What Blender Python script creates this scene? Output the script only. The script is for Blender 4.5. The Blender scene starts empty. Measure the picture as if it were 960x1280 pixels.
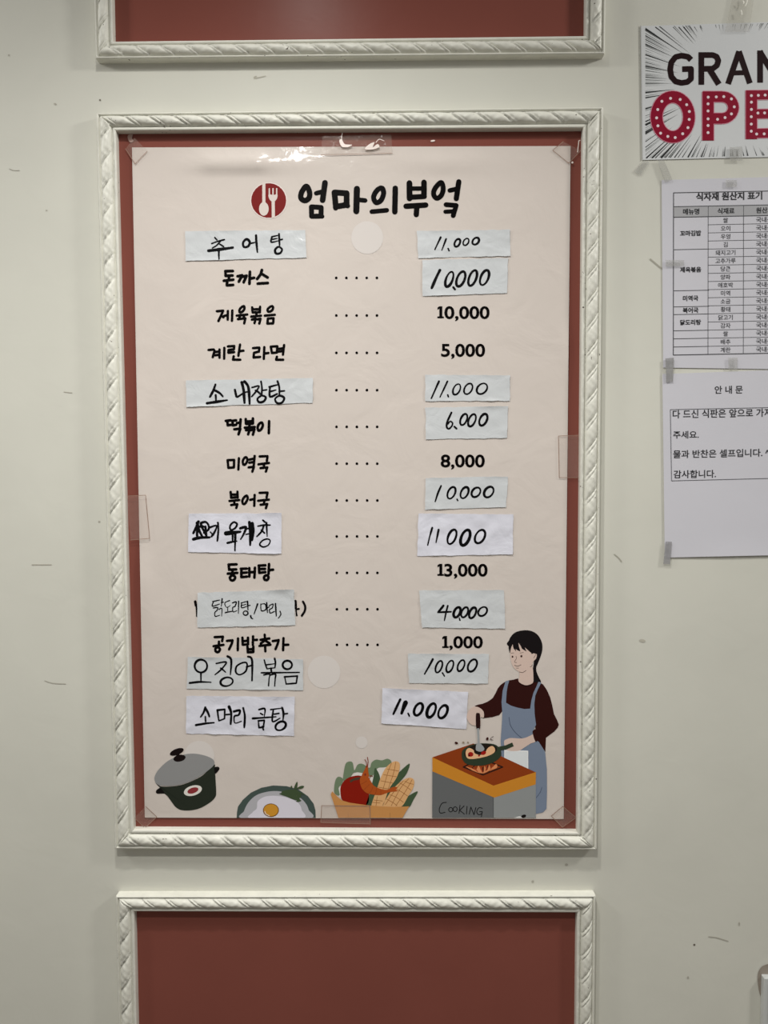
import bpy, math, random
from mathutils.geometry import delaunay_2d_cdt
import numpy as np
from mathutils import Matrix, Vector, noise

random.seed(7)
SC = bpy.context.scene
COL = SC.collection

# ---------------------------------------------------------------- camera
F, D = 961.0, 1.05                       # focal length in pixels (960x1280), metres from the wall
PITCH, YAW, ROLL = math.radians(3.0057), math.radians(-0.5475), math.radians(-0.2199)
cp, sp, cy, sy = math.cos(PITCH), math.sin(PITCH), math.cos(YAW), math.sin(YAW)
FW = Vector((sy * cp, cy * cp, -sp)); RT = Vector((cy, -sy, 0)); UP = RT.cross(FW)
RT2 = RT * math.cos(ROLL) + UP * math.sin(ROLL); UP2 = UP * math.cos(ROLL) - RT * math.sin(ROLL)
CAM = np.array([list(RT2), list(UP2), list(-FW)]).T
cd = bpy.data.cameras.new('camera'); cam = bpy.data.objects.new('camera', cd); COL.objects.link(cam)
cam.matrix_world = Matrix.Translation((0, -D, 0)) @ Matrix(CAM.tolist()).to_4x4()
cd.sensor_fit = 'VERTICAL'; cd.sensor_height = 24.0; cd.lens = F / 1280 * 24.0
cd.clip_start = 0.01
SC.camera = cam

# ---------------------------------------------------------------- world, lights, exposure
SC.view_settings.view_transform = 'Standard'; SC.view_settings.look = 'None'
SC.view_settings.gamma = 1.0; SC.view_settings.use_curve_mapping = False
SC.view_settings.exposure = 0.0
w = bpy.data.worlds.new('room_light'); SC.world = w; w.use_nodes = True
w.node_tree.nodes['Background'].inputs[0].default_value = (1.0, 0.985, 0.95, 1)
w.node_tree.nodes['Background'].inputs[1].default_value = 0.24

def area(name, loc, target, size, power, color=(1, 0.97, 0.91), shape='DISK', sy_=None):
    l = bpy.data.lights.new(name, 'AREA'); l.shape = shape; l.size = size
    if sy_: l.size_y = sy_
    l.energy = power; l.color = color
    o = bpy.data.objects.new(name, l); COL.objects.link(o); o.location = loc
    o.rotation_euler = (Vector(target) - Vector(loc)).to_track_quat('-Z', 'Y').to_euler()
    return o
def spot(name, loc, power, cone, radius=0.04, color=(1, 0.985, 0.945)):
    l = bpy.data.lights.new(name, 'SPOT'); l.energy = power; l.spot_size = math.radians(cone); l.spot_blend = 1.0
    l.shadow_soft_size = radius; l.color = color
    o = bpy.data.objects.new(name, l); COL.objects.link(o); o.location = loc      # hangs straight down
    return o
spot('ceiling_downlight', (-0.16, -0.58, 1.0), 39, 127, 0.03)
spot('ceiling_downlight', (-0.20, -1.14, 1.0), 58, 144, 0.045)
def bulb(name, loc, power, radius=0.12, color=(1, 0.985, 0.945)):
    l = bpy.data.lights.new(name, 'POINT'); l.energy = power; l.shadow_soft_size = radius; l.color = color
    o = bpy.data.objects.new(name, l); COL.objects.link(o); o.location = loc
bulb('ceiling_globe_lamp', (-1.55, -0.62, 1.0), 30)
bulb('ceiling_globe_lamp', (1.65, -0.70, 1.0), 58)

# ---------------------------------------------------------------- helpers
def P(px, py, h=0.0):
    """photograph pixel -> point on the plane lying h metres in front of the wall"""
    d = CAM @ np.array([(px - 480) / F, -(py - 640) / F, -1.0])
    t = (D - h) / d[1]
    return (d[0] * t, -h, d[2] * t)

def lin(c):
    return tuple(((v / 255) / 12.92 if v / 255 <= 0.04045 else ((v / 255 + 0.055) / 1.055) ** 2.4) for v in c) + (1,)

def tag(o, label=None, cat=None, group=None, kind=None):
    for k, v in (('label', label), ('category', cat), ('group', group), ('kind', kind)):
        if v: o[k] = v
    return o

_mc = {}
def mat(rgb, rough=0.6, spec=0.35, var=0.0, scale=30.0, bump=0.0, bscale=60.0, coat=0.0, name=None, specks=0.0):
    key = (tuple(rgb), rough, spec, var, scale, bump, bscale, coat, specks)
    if key in _mc: return _mc[key]
    m = bpy.data.materials.new(name or 'paint'); m.use_nodes = True
    nt = m.node_tree; N = nt.nodes; L = nt.links; b = N['Principled BSDF']
    b.inputs['Base Color'].default_value = lin(rgb); b.inputs['Roughness'].default_value = rough
    b.inputs['Specular IOR Level'].default_value = spec
    if coat: b.inputs['Coat Weight'].default_value = coat; b.inputs['Coat Roughness'].default_value = 0.09
    tc = N.new('ShaderNodeTexCoord')
    out = None
    if var:
        n = N.new('ShaderNodeTexNoise'); n.inputs['Scale'].default_value = scale; n.inputs['Detail'].default_value = 5
        L.new(tc.outputs['Object'], n.inputs['Vector'])
        r = N.new('ShaderNodeMapRange'); r.inputs['From Min'].default_value = 0.3; r.inputs['From Max'].default_value = 0.7
        r.inputs['To Min'].default_value = 1 - var; r.inputs['To Max'].default_value = 1 + var
        L.new(n.outputs['Fac'], r.inputs['Value'])
        mx = N.new('ShaderNodeMix'); mx.data_type = 'RGBA'; mx.blend_type = 'MULTIPLY'; mx.inputs[0].default_value = 1
        mx.inputs[6].default_value = lin(rgb); L.new(r.outputs[0], mx.inputs[7])
        out = mx.outputs[2]
    if specks:
        n = N.new('ShaderNodeTexNoise'); n.inputs['Scale'].default_value = 260; n.inputs['Detail'].default_value = 2
        L.new(tc.outputs['Object'], n.inputs['Vector'])
        n2 = N.new('ShaderNodeTexNoise'); n2.inputs['Scale'].default_value = 22; L.new(tc.outputs['Object'], n2.inputs['Vector'])
        ad = N.new('ShaderNodeMath'); ad.operation = 'ADD'; ad.operation = 'MULTIPLY_ADD'; L.new(n2.outputs['Fac'], ad.inputs[0]); ad.inputs[1].default_value = 0.35; L.new(n.outputs['Fac'], ad.inputs[2])
        r = N.new('ShaderNodeMapRange'); r.inputs['From Min'].default_value = specks; r.inputs['From Max'].default_value = specks + 0.03
        L.new(ad.outputs[0], r.inputs['Value'])
        mx = N.new('ShaderNodeMix'); mx.data_type = 'RGBA'; L.new(r.outputs[0], mx.inputs[0])
        if out: L.new(out, mx.inputs[6])
        else: mx.inputs[6].default_value = lin(rgb)
        mx.inputs[7].default_value = lin((78, 66, 55)); out = mx.outputs[2]
    if out: L.new(out, b.inputs['Base Color'])
    if bump:
        n = N.new('ShaderNodeTexNoise'); n.inputs['Scale'].default_value = bscale; n.inputs['Detail'].default_value = 4
        n.inputs['Distortion'].default_value = 0.6
        L.new(tc.outputs['Object'], n.inputs['Vector'])
        bp = N.new('ShaderNodeBump'); bp.inputs['Strength'].default_value = 1.0; bp.inputs['Distance'].default_value = bump
        L.new(n.outputs['Fac'], bp.inputs['Height']); L.new(bp.outputs[0], b.inputs['Normal'])
        if coat: L.new(bp.outputs[0], b.inputs['Coat Normal'])
    _mc[key] = m
    return m

def link(name, me, m=None, parent=None, smooth=False):
    o = bpy.data.objects.new(name, me); COL.objects.link(o)
    if m: me.materials.append(m)
    if parent: o.parent = parent
    if smooth: me.polygons.foreach_set('use_smooth', [True] * len(me.polygons))
    return o

def mesh(name, v, f, m=None, parent=None, smooth=False):
    me = bpy.data.meshes.new(name); me.from_pydata([tuple(x) for x in v], [], f); me.update()
    return link(name, me, m, parent, smooth)

def box(name, x0, x1, y0, y1, z0, z1, m, parent=None):
    v = [(x, y, z) for x in (x0, x1) for y in (y0, y1) for z in (z0, z1)]
    return mesh(name, v, [(0, 1, 3, 2), (4, 6, 7, 5), (0, 4, 5, 1), (2, 3, 7, 6), (0, 2, 6, 4), (1, 5, 7, 3)], m, parent)

def sheet(name, quad, hf, m, parent=None, nx=10, ny=10, th=0.0003, smooth=True, edge=None):
    """a thin sheet of paper or film over a quad of pixels, with real thickness; hf(px,py) = height in front of the wall"""
    A, B, C_, D_ = [np.array(q, float) for q in quad]
    v, f = [], []
    for back in (0, 1):
        for j in range(ny + 1):
            for i in range(nx + 1):
                u, t = i / nx, j / ny
                p = (A * (1 - u) + B * u) * (1 - t) + (D_ * (1 - u) + C_ * u) * t
                if edge and (i in (0, nx) or j in (0, ny)):
                    p = p + edge * np.array([noise.noise(Vector((p[0] * .11, p[1] * .11, 3))), noise.noise(Vector((p[0] * .11, p[1] * .11, 9)))])
                v.append(P(p[0], p[1], hf(p[0], p[1]) - back * th))
    n = (nx + 1) * (ny + 1)
    q = lambda i, j: j * (nx + 1) + i
    for j in range(ny):
        for i in range(nx):
            a, b, c, d = q(i, j), q(i + 1, j), q(i + 1, j + 1), q(i, j + 1)
            f.append((a, d, c, b)); f.append((a + n, b + n, c + n, d + n))
    def wall(a, b):
        k = len(v); v.extend((v[a], v[a + n], v[b + n], v[b])); f.append((k + 3, k + 2, k + 1, k))
    for i in range(nx): wall(q(i + 1, 0), q(i, 0)); wall(q(i, ny), q(i + 1, ny))
    for j in range(ny): wall(q(0, j), q(0, j + 1)); wall(q(nx, j + 1), q(nx, j))
    return mesh(name, v, f, m, parent, smooth)

def cat(p, closed, step=2.0):
    """Catmull-Rom through the points"""
    n = len(p); out = []
    if n < 3 and not closed: return list(p)
    rng = range(n if closed else n - 1)
    for i in rng:
        if closed: a, b, c, d = p[i - 1], p[i], p[(i + 1) % n], p[(i + 2) % n]
        else: a, b, c, d = p[max(i - 1, 0)], p[i], p[i + 1], p[min(i + 2, n - 1)]
        k = max(2, min(14, int(math.dist(b, c) / step)))
        for s in range(k):
            t = s / k
            out.append(tuple(0.5 * (2 * b[z] + (c[z] - a[z]) * t + (2 * a[z] - 5 * b[z] + 4 * c[z] - d[z]) * t * t + (3 * b[z] - a[z] - 3 * c[z] + d[z]) * t ** 3) for z in (0, 1)))
    if not closed: out.append(p[-1])
    return out

def dense(p, step):
    out = [p[0]]
    for a, b in zip(p, p[1:]):
        k = max(1, int(math.dist(a, b) / step))
        out += [(a[0] + (b[0] - a[0]) * s / k, a[1] + (b[1] - a[1]) * s / k) for s in range(1, k + 1)]
    return out

def ell(cx, cy_, rx, ry, rot=0, shear=0, n=26):
    r = math.radians(rot); o = []
    for k in range(n):
        a = 2 * math.pi * k / n
        x, y = rx * math.cos(a), ry * math.sin(a)
        x, y = x * math.cos(r) - y * math.sin(r), x * math.sin(r) + y * math.cos(r)
        o.append((cx + x - shear * y, cy_ + y))
    return o

def ink(name, crop, dsl, m, hf, parent=None, hand=False, wmul=1.0, clip=None, split=False):
    """flat printing: strokes and fills written in the coordinates of an enlarged crop (x0, y0, scale) of the sheet.
    l/b straight stroke (round / butt ends), c smooth stroke, o closed smooth stroke, r ring, z slanted nought,
    f filled polygon, s smooth filled polygon, d filled ellipse"""
    if split:
        parts = [q for q in dsl.split(';') if q.strip()]
        return [ink(name, crop, q, m, hf, parent, hand, wmul, clip) for q in parts][0]
    x0, y0, sc = crop
    hfn = hf if callable(hf) else (lambda a, b: hf)
    v, f = [], []
    X = lambda p: (x0 + p[0] / sc, y0 + p[1] / sc)
    def fill(pts):
        k = len(v); pts = [X(p) for p in pts]
        if clip: pts = [(min(max(a, clip[0]), clip[2]), min(max(b, clip[1]), clip[3])) for a, b in pts]
        ar = sum(pts[i - 1][0] * pts[i][1] - pts[i][0] * pts[i - 1][1] for i in range(len(pts)))
        if ar < 0: pts = pts[::-1]                                    # counter-clockwise for the union below
        v.extend(Vector(q) for q in pts); f.append(tuple(range(k, len(v))))
    def stroke(pts, wd, closed=False, butt=False):
        if hand: pts = dense(pts, 2.2 * sc)
        n = len(pts)
        ws = []
        for i in range(n):
            g = 1.0
            if hand:
                g = 0.86 + 0.34 * noise.noise(Vector((pts[i][0] * .012, pts[i][1] * .012, wd)))
                if not closed and n > 3: g *= 1.08 - 0.34 * (i / (n - 1)) ** 2
            ws.append(wd * wmul * g / 2)
        for i in range(n if closed else n - 1):
            j = (i + 1) % n
            (ax, ay), (bx, by) = pts[i], pts[j]
            l = math.hypot(bx - ax, by - ay)
            if l < 1e-6: continue
            nx, ny = -(by - ay) / l, (bx - ax) / l
            fill([(ax + nx * ws[i], ay + ny * ws[i]), (bx + nx * ws[j], by + ny * ws[j]), (bx - nx * ws[j], by - ny * ws[j]), (ax - nx * ws[i], ay - ny * ws[i])])
        for i in range(n):
            if butt and i in (0, n - 1): continue
            fill(ell(pts[i][0], pts[i][1], ws[i], ws[i], n=10))
    for s in dsl.replace(',', ' ').split(';'):
        t = s.split()
        if not t: continue
        k = t[0]; a = [float(q) for q in t[1:]]
        pr = lambda q: list(zip(q[0::2], q[1::2]))
        if k == 'l': stroke(pr(a[1:]), a[0])
        elif k == 'b': stroke(pr(a[1:]), a[0], butt=True)
        elif k == 'c': stroke(cat(pr(a[1:]), False, sc * 1.2), a[0])
        elif k == 'o': stroke(cat(pr(a[1:]), True, sc * 1.2), a[0], True)
        elif k == 'r': stroke(ell(*a[1:6]), a[0], True)
        elif k == 'z': stroke(ell(a[1], a[2], a[3], a[4], 0, 0.30, 22), a[0], True)
        elif k == 'f': fill(pr(a))
        elif k == 's': fill(cat(pr(a), True, sc * 1.2))
        elif k == 'd': fill(ell(*a[:5]))
    if len(f) > 1:                                                     # merge overlapping strokes into one clean flat shape
        r = delaunay_2d_cdt(v, [], f, 1, 1e-5); v, f = r[0], [q for q, g in zip(r[2], r[5]) if g]
    out = []
    for q in f:
        ar = sum(v[q[i - 1]][0] * v[q[i]][1] - v[q[i]][0] * v[q[i - 1]][1] for i in range(len(q)))
        out.append(tuple(q)[::-1] if ar > 0 else tuple(q))
    return mesh(name, [P(a[0], a[1], hfn(a[0], a[1])) for a in v], out, m, parent)

def text(name, items, m, h, parent=None, bold=0.0):
    """typeset printing: items are (string, x0, x1, y0, y1, slope) boxes in pixels, or (string, centre x, centre y, em, slope, 'c')"""
    v, f = [], []
    for it in items:
        c = bpy.data.curves.new('t', 'FONT'); c.body = it[0]; c.offset = bold; c.resolution_u = 2 if it[-1] == 'c' else 4
        o = bpy.data.objects.new('t', c); COL.objects.link(o)
        me = bpy.data.meshes.new_from_object(o.evaluated_get(bpy.context.evaluated_depsgraph_get()))
        p = [(q.co.x, q.co.y) for q in me.vertices]
        mx0, mx1 = min(a for a, b in p), max(a for a, b in p); my0, my1 = min(b for a, b in p), max(b for a, b in p)
        k = len(v)
        for a, b in p:
            if it[-1] == 'c':
                _, cx, cy_, em, sl, _c = it
                x = cx + (a - (mx0 + mx1) / 2) * em; y = cy_ - (b - 0.36) * em + sl * (x - cx)
            else:
                _, x0, x1, y0, y1, sl = it
                x = x0 + (a - mx0) / (mx1 - mx0) * (x1 - x0); y = y1 - (b - my0) / (my1 - my0) * (y1 - y0) + sl * (x - x0)
            v.append(P(x, y, h))
        f += [tuple(k + i for i in q.vertices) for q in me.polygons]
        bpy.data.objects.remove(o); bpy.data.curves.remove(c); bpy.data.meshes.remove(me)
    return mesh(name, v, f, m, parent)

# ---------------------------------------------------------------- materials
M_WALL = mat((211, 210, 199), 0.5, 0.35, 0.035, 5.0, 0.0006, 14, name='wall_paint')
M_TRIM = mat((220, 219, 208), 0.42, 0.4, 0.05, 60, 0.00025, 200, name='moulding_paint', specks=0.93)
M_RED = mat((128, 73, 63), 0.3, 0.12, 0.03, 9, 0.0003, 14, name='brick_red_paint')
M_FLOOR = mat((120, 112, 100), 0.5, 0.4, 0.06, 6, name='floor_tile')
BLACK = mat((7, 5, 5), 0.35, 0.06, name='black_print')
MARK = mat((8, 8, 10), 0.5, 0.08, name='marker_ink')
M_TAPE_EDGE = mat((150, 130, 112), 0.5, 0.3, name='dirty_tape_edge')  # brown of the dirt along tape edges

# ---------------------------------------------------------------- room
wall = box('wall_back', -2.2, 2.2, 0, 0.12, -1.45, 1.45, M_WALL); tag(wall, kind='structure')
floor = box('floor', -2.2, 2.2, -3.2, 0.12, -1.53, -1.451, M_FLOOR); tag(floor, kind='structure')
M_SCUFF = mat((176, 172, 160), 0.7, 0.2, name='scuff'); M_DARKSPOT = mat((112, 104, 94), 0.7, 0.2, name='dirt_spot')
for nm, dsl, mm in (
    ('scuff_mark', 'c 1.3 886 1171 895 1172 902 1174 910 1176.5', M_SCUFF),
    ('dirt_spot', 'd 868 1181 1.3 1.3 0', M_DARKSPOT), ('dirt_spot', 'd 860 1222 1.2 1.6 0', M_SCUFF), ('dirt_spot', 'd 924 1155 1 2.4 0', M_SCUFF),
    ('dirt_spot', 'd 69 130 1.8 1.1 30', M_SCUFF), ('dirt_spot', 'd 11 69 0.9 1.2 0', M_SCUFF), ('dirt_spot', 'd 125 125 1 1.1 0', M_DARKSPOT),
    ('dirt_spot', 'd 58 263 1 1 0', M_SCUFF), ('scuff_mark', 'c 0.9 12 211 17 213 24 213', M_SCUFF),
    ('scuff_mark', 'c 1.0 56 851 66 854 82 855', M_SCUFF), ('scuff_mark', 'l 1.1 40 706 64 706', mat((176, 171, 158), 0.6, 0.3)),
    ('dirt_spot', 'd 124 652 1.4 1.1 0', M_SCUFF), ('scuff_mark', 'l 0.9 80 490 90 491', mat((176, 171, 158), 0.6, 0.3)),
    ('scuff_mark', 'c 2.0 813 324 819 329 825 334 831 338', mat((168, 165, 152), 0.6, 0.3)), ('scuff_mark', 'c 1.4 768 693 773 697 777 702', mat((172, 169, 156), 0.6, 0.3)),
    ('dirt_spot', 'd 803 801 4 2 10', mat((184, 180, 167), 0.6, 0.3)), ('dirt_spot', 'd 708 1081 2 1.6 0', M_SCUFF), ('dirt_spot', 'd 666 1102 1.6 1.6 0', M_SCUFF),
    ('scuff_mark', 'l 1.2 318 98 332 95', mat((186, 182, 168), 0.6, 0.3)), ('dirt_spot', 'd 319 96 2.2 0.9 -25', mat((176, 172, 158), 0.6, 0.3))):
    ink(nm, (0, 0, 1), dsl, mm, 0.0004, wall)

# ---------------------------------------------------------------- rope-carved moulding frames with their red panels
PITCHM, SLANT = 0.0330, 0.74
prof = [(0, .0118), (.02, .0132), (.07, .0138), (.105, .0132), (.13, .0105), (.15, .0105)]
vs = [a for a, b in prof] + [.15 + .62 * k / 13 for k in range(1, 13)] + [.77, .80, .83, .87, .93, .97, .99, 1.0]
hs_in = {.77: .0100, .80: .0095, .83: .0120, .87: .0127, .93: .0125, .97: .0124, .99: .0116, 1.0: .0100}
GX = [0, .03, .08, .13, .17, .24, .45, .75, .90, .97, 1.0]; GY = [0, .6, .96, .9, .5, .9, 1.0, .95, .74, .45, 0]
def rail(parent, A, B, a, b, seed):
    """one mitred rail: outer edge A-B, inner edge a-b (world x,z); relief follows the length"""
    A, B, a, b = [np.array(q, float) for q in (A, B, a, b)]
    L = np.linalg.norm(B - A); dr = (B - A) / L; n = int(L / 0.00125)
    u = np.linspace(0, 1, n + 1); V, rows = [], 0
    rng = np.random.RandomState(seed)
    for k, vv in enumerate([0.0] + vs + [1.0]):
        pt = (A[None] * (1 - u[:, None]) + B[None] * u[:, None]) * (1 - vv) + (a[None] * (1 - u[:, None]) + b[None] * u[:, None]) * vv
        s = (pt - A) @ dr
        if k == 0 or k == len(vs) + 1: h = np.zeros(n + 1) if k == 0 else np.full(n + 1, .0008)
        elif vv <= .15: h = np.full(n + 1, dict(prof)[vv])
        elif vv >= .77: h = np.full(n + 1, hs_in[vv])
        else:
            t = (vv - .15) / .62
            ph = (s / PITCHM - SLANT * (t + .03 * math.sin(2 * math.pi * t)) + .035 * np.sin(s * 37 + seed)) % 1.0
            dome = math.sqrt(max(0, 1 - (2 * t - 1) ** 2 * .97))
            h = .0100 + dome * (.0026 + .0052 * np.interp(ph, GX, GY))
            h = h + dome * .00035 * np.sin(s * 410 + 9 * t + seed) * np.sin(s * 173 + seed)
        V.append(np.stack([pt[:, 0], -h, pt[:, 1]], 1)); rows += 1
    V = np.concatenate(V); m = n + 1; f = []
    for r in range(rows - 1):
        o = r * m
        f += [(o + i, o + i + 1, o + m + i + 1, o + m + i) for i in range(n)]
    ends = [tuple(r * m for r in range(rows)), tuple(r * m + n for r in range(rows))[::-1]]
    me = bpy.data.meshes.new('rail'); me.from_pydata(V.tolist(), [], f + ends); me.update()
    return link('rail', me, M_TRIM, parent, True)

W = lambda x, y, h=.0125: (P(x, y, h)[0], P(x, y, h)[2])
def frame(label, out, inn, seed):
    """out/inn: TL, TR, BR, BL in world x,z"""
    root = bpy.data.objects.new('moulding_frame', None); COL.objects.link(root)
    c = np.mean(out, axis=0); root.location = (c[0], 0, c[1])
    tag(root, label, 'frame', 'rope moulding frames on the wall')
    pm = Matrix.Translation(root.location).inverted()
    for k in range(4):
        r = rail(root, out[k], out[(k + 1) % 4], inn[k], inn[(k + 1) % 4], seed + k)
        r.matrix_parent_inverse = pm
    v = [(x, -.0015, z) for x, z in inn] + [(x, -.0001, z) for x, z in inn]
    p = mesh('panel', v, [(0, 1, 2, 3)[::-1], (4, 5, 6, 7), (0, 1, 5, 4), (1, 2, 6, 5), (2, 3, 7, 6), (3, 0, 4, 7)], M_RED, root)
    p['label'] = 'flat brick red painted panel'
    p.matrix_parent_inverse = pm
    return root
oBL, oBR, iBL, iBR = W(119.8, 73.5), W(756, 67.5), W(141, 51.5), W(732, 44.5)
up = lambda q, dz: (q[0], q[1] + dz)
frame('white rope-carved moulding frame cut by the top of the photo, above the menu poster', [up(oBL, .62), up(oBR, .62), oBR, oBL], [up(iBL, .57), up(iBR, .57), iBR, iBL], 3)
frame('complete white rope-carved moulding frame around the menu poster', [W(120.6, 141.5), W(754, 134), W(745.8, 1062), W(143.7, 1061)], [W(144.6, 163), W(729, 159.5), W(722, 1040.5), W(166.5, 1037.5)], 11)
oTL, oTR, iTL, iTR = W(144.6, 1120), W(744.6, 1119), W(167.5, 1139.5), W(721.5, 1141)
frame('white rope-carved moulding frame cut by the bottom of the photo, around an empty red panel', [oTL, oTR, up(oTR, -.70), up(oTL, -.70)], [iTL, iTR, up(iTR, -.65), up(iTL, -.65)], 23)

# ---------------------------------------------------------------- menu poster
HP = 0.0030
def gauss(x, c, s): return math.exp(-((x - c) / s) ** 2)
def hposter(x, y):
    h = HP
    t = max(0.0, min(1.0, (218 - y) / 30))                            # the loose top edge, left half, bulges forward
    h += .0040 * math.sin(math.pi * t) * (gauss(x, 300, 55) + .35 * gauss(x, 262, 12) + .3 * gauss(x, 322, 9)) + .0014 * math.sin(math.pi * t) * gauss(x, 560, 60)
    if x < 200: h += .0030 * gauss(y, 735, 45) * gauss(x, 180, 11) + .0016 * gauss(y, 540, 40) * gauss(x, 176, 10)
    if x > 690: h += .0016 * gauss(y, 440, 30) * gauss(x, 710, 10)
    return h
M_POST = mat((212, 202, 194), 0.5, 0.2, 0.012, 7, 0.0016, 15, coat=0.6, name='laminated_poster')
poster = sheet('menu_poster', [(165, 184.3), (713.3, 182.5), (704.6, 1023.8), (181, 1022)], hposter, M_POST, None, 110, 150, .0004)
tag(poster, 'large beige laminated Korean menu poster with cooking drawings inside the middle frame', 'poster')
LAY = lambda k: HP + .00022 + .00007 * k
M_PALE = mat((216, 209, 204), 0.5, 0.2, 0.0, coat=0.2, name='pale_print')
for c_ in ('d 459 297 20 20.5 0', 'd 405 840 20.5 20.5 0', 'd 452 928 7.5 7.5 0', 'd 249 945 19 19 0'):
    ink('pale_dot', (0, 0, 1), c_, M_PALE, LAY(0), poster)
# emblem
RED = mat((120, 18, 16), 0.45, 0.15, coat=0.1, name='deep_red_print')
emb = ink('emblem', (220, 210, 4.8), 'd 556 195 112 110 0', mat((226, 212, 206), .5, .2, name='pale_outline'), LAY(0), poster)
ink('emblem_disc', (220, 210, 4.8), 'd 556 195 105 104 0', RED, LAY(1), emb)
PB = mat((216, 205, 197), 0.5, 0.2, name='poster_beige')
ink('spoon_symbol', (220, 210, 4.8), 'b 19 527 86 527 225; d 527 245 29 41 0', PB, LAY(2), emb)
ink('fork_symbol', (220, 210, 4.8), 'l 8 560 124 560 165; l 8 582 124 582 165; l 8 604 124 604 165; s 556 158 582 162 608 158 606 182 594 198 582 202 570 198 558 182; b 19 583 190 584 300', PB, LAY(2), emb)
# title
T1, T2 = (360, 210, 8), (470, 210, 8)
tl = ink('title_lettering', T1, 'o 54 185 182 214 235 212 295 172 326 132 305 130 260 152 215; l 57 370 147 346 322; l 46 282 252 345 236; l 50 234 388 332 394 330 480 236 482 234 388; l 44 330 480 342 484;'
    'l 58 464 244 586 252 586 368 478 386 464 244; l 52 474 380 476 400; l 50 590 370 597 378; l 62 689 208 683 432; l 46 710 318 772 324', BLACK, LAY(1), poster)
tl2 = ink('title_lettering', T2, 'o 51 62 202 76 255 48 325 0 345 -24 300 -12 255 22 212; l 46 -42 436 108 422; l 55 193 202 188 438; l 58 334 150 336 304; l 56 480 143 480 280; l 44 335 205 478 205; l 52 340 292 484 284;'
    'l 54 300 382 498 370; l 54 408 385 403 466; o 50 655 146 672 205 655 270 612 302 580 275 580 225 618 168; l 53 828 137 803 306; l 46 738 224 800 210; l 48 700 366 802 374 772 476; l 42 694 437 780 432', BLACK, LAY(1), poster)
# printed dish names, one object per line
dishes = [
 ((225, 280, 5.333), 17, 'W 302 314 352 313; W 303 315 304 345 350 343; W 326 345 326 372; W 292 378 355 371; W 314 388 312 408 354 406; W 384 348 414 342 392 384; W 420 350 444 344 424 388; W 466 318 463 398; W 468 364 494 358; W 546 306 538 335 514 366; W 545 332 584 356; W 518 397 585 393'),
 ((230, 370, 6.857), 19, 'W 282 130 336 125 316 170 295 214; W 318 165 338 182; W 345 170 372 164; W 376 128 374 202; W 414 124 411 212; O 514 86 518 108 500 134 478 140 476 118 492 96; W 452 168 542 158; W 480 168 474 190; W 515 165 512 185; W 462 198 526 190 516 234;'
   'W 584 97 588 140; W 652 92 650 140; W 588 114 650 112; W 590 140 650 138; W 620 140 620 168; W 576 176 660 168; W 582 202 614 194 604 232; W 628 200 656 194 645 236; O 756 86 764 104 748 128 722 134 716 116 732 96; W 692 168 778 160; W 720 192 768 190 764 234 714 236 720 192'),
 ((230, 370, 6.857), 19, 'W 210 462 254 458 262 470 246 524; W 264 480 292 476; W 262 508 292 504; W 304 458 304 528; W 346 444 344 536; W 376 432 430 428 428 456 382 462 380 486 430 480; W 480 416 466 512; W 480 472 510 468; W 426 516 420 545 482 546;'
   'W 592 446 646 442 642 476 600 486 596 526 652 522; W 688 438 684 538; W 690 492 724 488; W 744 434 800 430 796 484 754 488 744 434; W 812 452 848 448; W 812 476 846 472; W 858 420 848 502; W 796 520 790 546 850 546'),
 ((225, 460, 5.333), 16, 'W 305 352 336 348; W 316 354 318 382 340 378; W 346 352 374 348; W 350 354 352 382 374 378; W 380 366 400 364; W 404 342 400 394; W 362 408 402 404 390 442; W 438 340 440 372; W 486 336 486 370; W 440 356 486 354; W 440 372 486 370; W 463 372 463 394; W 432 398 498 393;'
   'W 440 414 464 410 454 442; W 472 414 496 408 486 444; O 546 364 552 385 538 412 522 416 518 392 530 370; W 594 354 592 434'),
 ((225, 555, 6.857), 19, 'W 408 138 464 136 462 200 414 204 408 138; W 505 122 500 218; O 566 112 578 136 562 172 544 176 538 150 548 124; W 592 134 626 126; W 594 160 626 154; W 640 102 632 182; W 588 200 634 194 620 236; W 682 106 750 104 744 146; W 672 174 762 162; W 722 170 718 196; W 690 206 748 200 736 236'),
 ((225, 555, 6.857), 19, 'W 434 410 438 460; W 492 408 494 458; W 438 434 492 432; W 438 460 494 456; W 424 488 508 480; W 464 486 466 510; W 438 522 492 516 482 548; O 572 442 580 468 558 510 540 512 534 486 550 456; W 602 478 636 470; W 640 436 636 530; W 682 418 750 416 742 458; W 670 486 762 476; W 724 482 720 508; W 690 520 748 514 736 550'),
 ((225, 635, 6), 18, 'W 364 424 424 422; W 366 428 368 462 422 460; W 394 462 393 486; W 358 492 430 486; O 394 504 414 518 404 540 382 540 374 520; W 456 456 500 454; W 460 458 460 518 502 514; W 462 486 500 483; W 520 450 520 514; W 524 482 552 480; W 562 448 558 522;'
   'W 590 432 640 429; W 592 434 594 486 640 480; W 596 458 638 456; W 668 420 664 494; W 668 466 698 462; O 646 504 664 516 656 538 636 538 630 518'),
 ((235, 730, 6), 17, 'W 200 398 262 395 256 428; W 232 432 232 456; W 192 466 266 456; O 224 474 240 488 228 510 208 506 206 484; W 292 426 334 422 328 448 308 490; W 375 408 373 496; W 408 402 410 454; W 450 402 450 452; W 410 428 450 425; W 410 455 450 452; W 488 392 486 456; W 490 420 518 418;'
   'W 446 468 448 512; W 490 466 490 510; W 448 490 490 488; W 448 512 490 510; W 575 380 577 402; W 544 418 610 408; W 578 420 546 446; W 582 426 612 444; W 536 464 618 455; W 578 462 580 504; W 636 428 680 420 672 450 656 488; W 716 406 713 496; W 718 456 752 455'),
]
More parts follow.
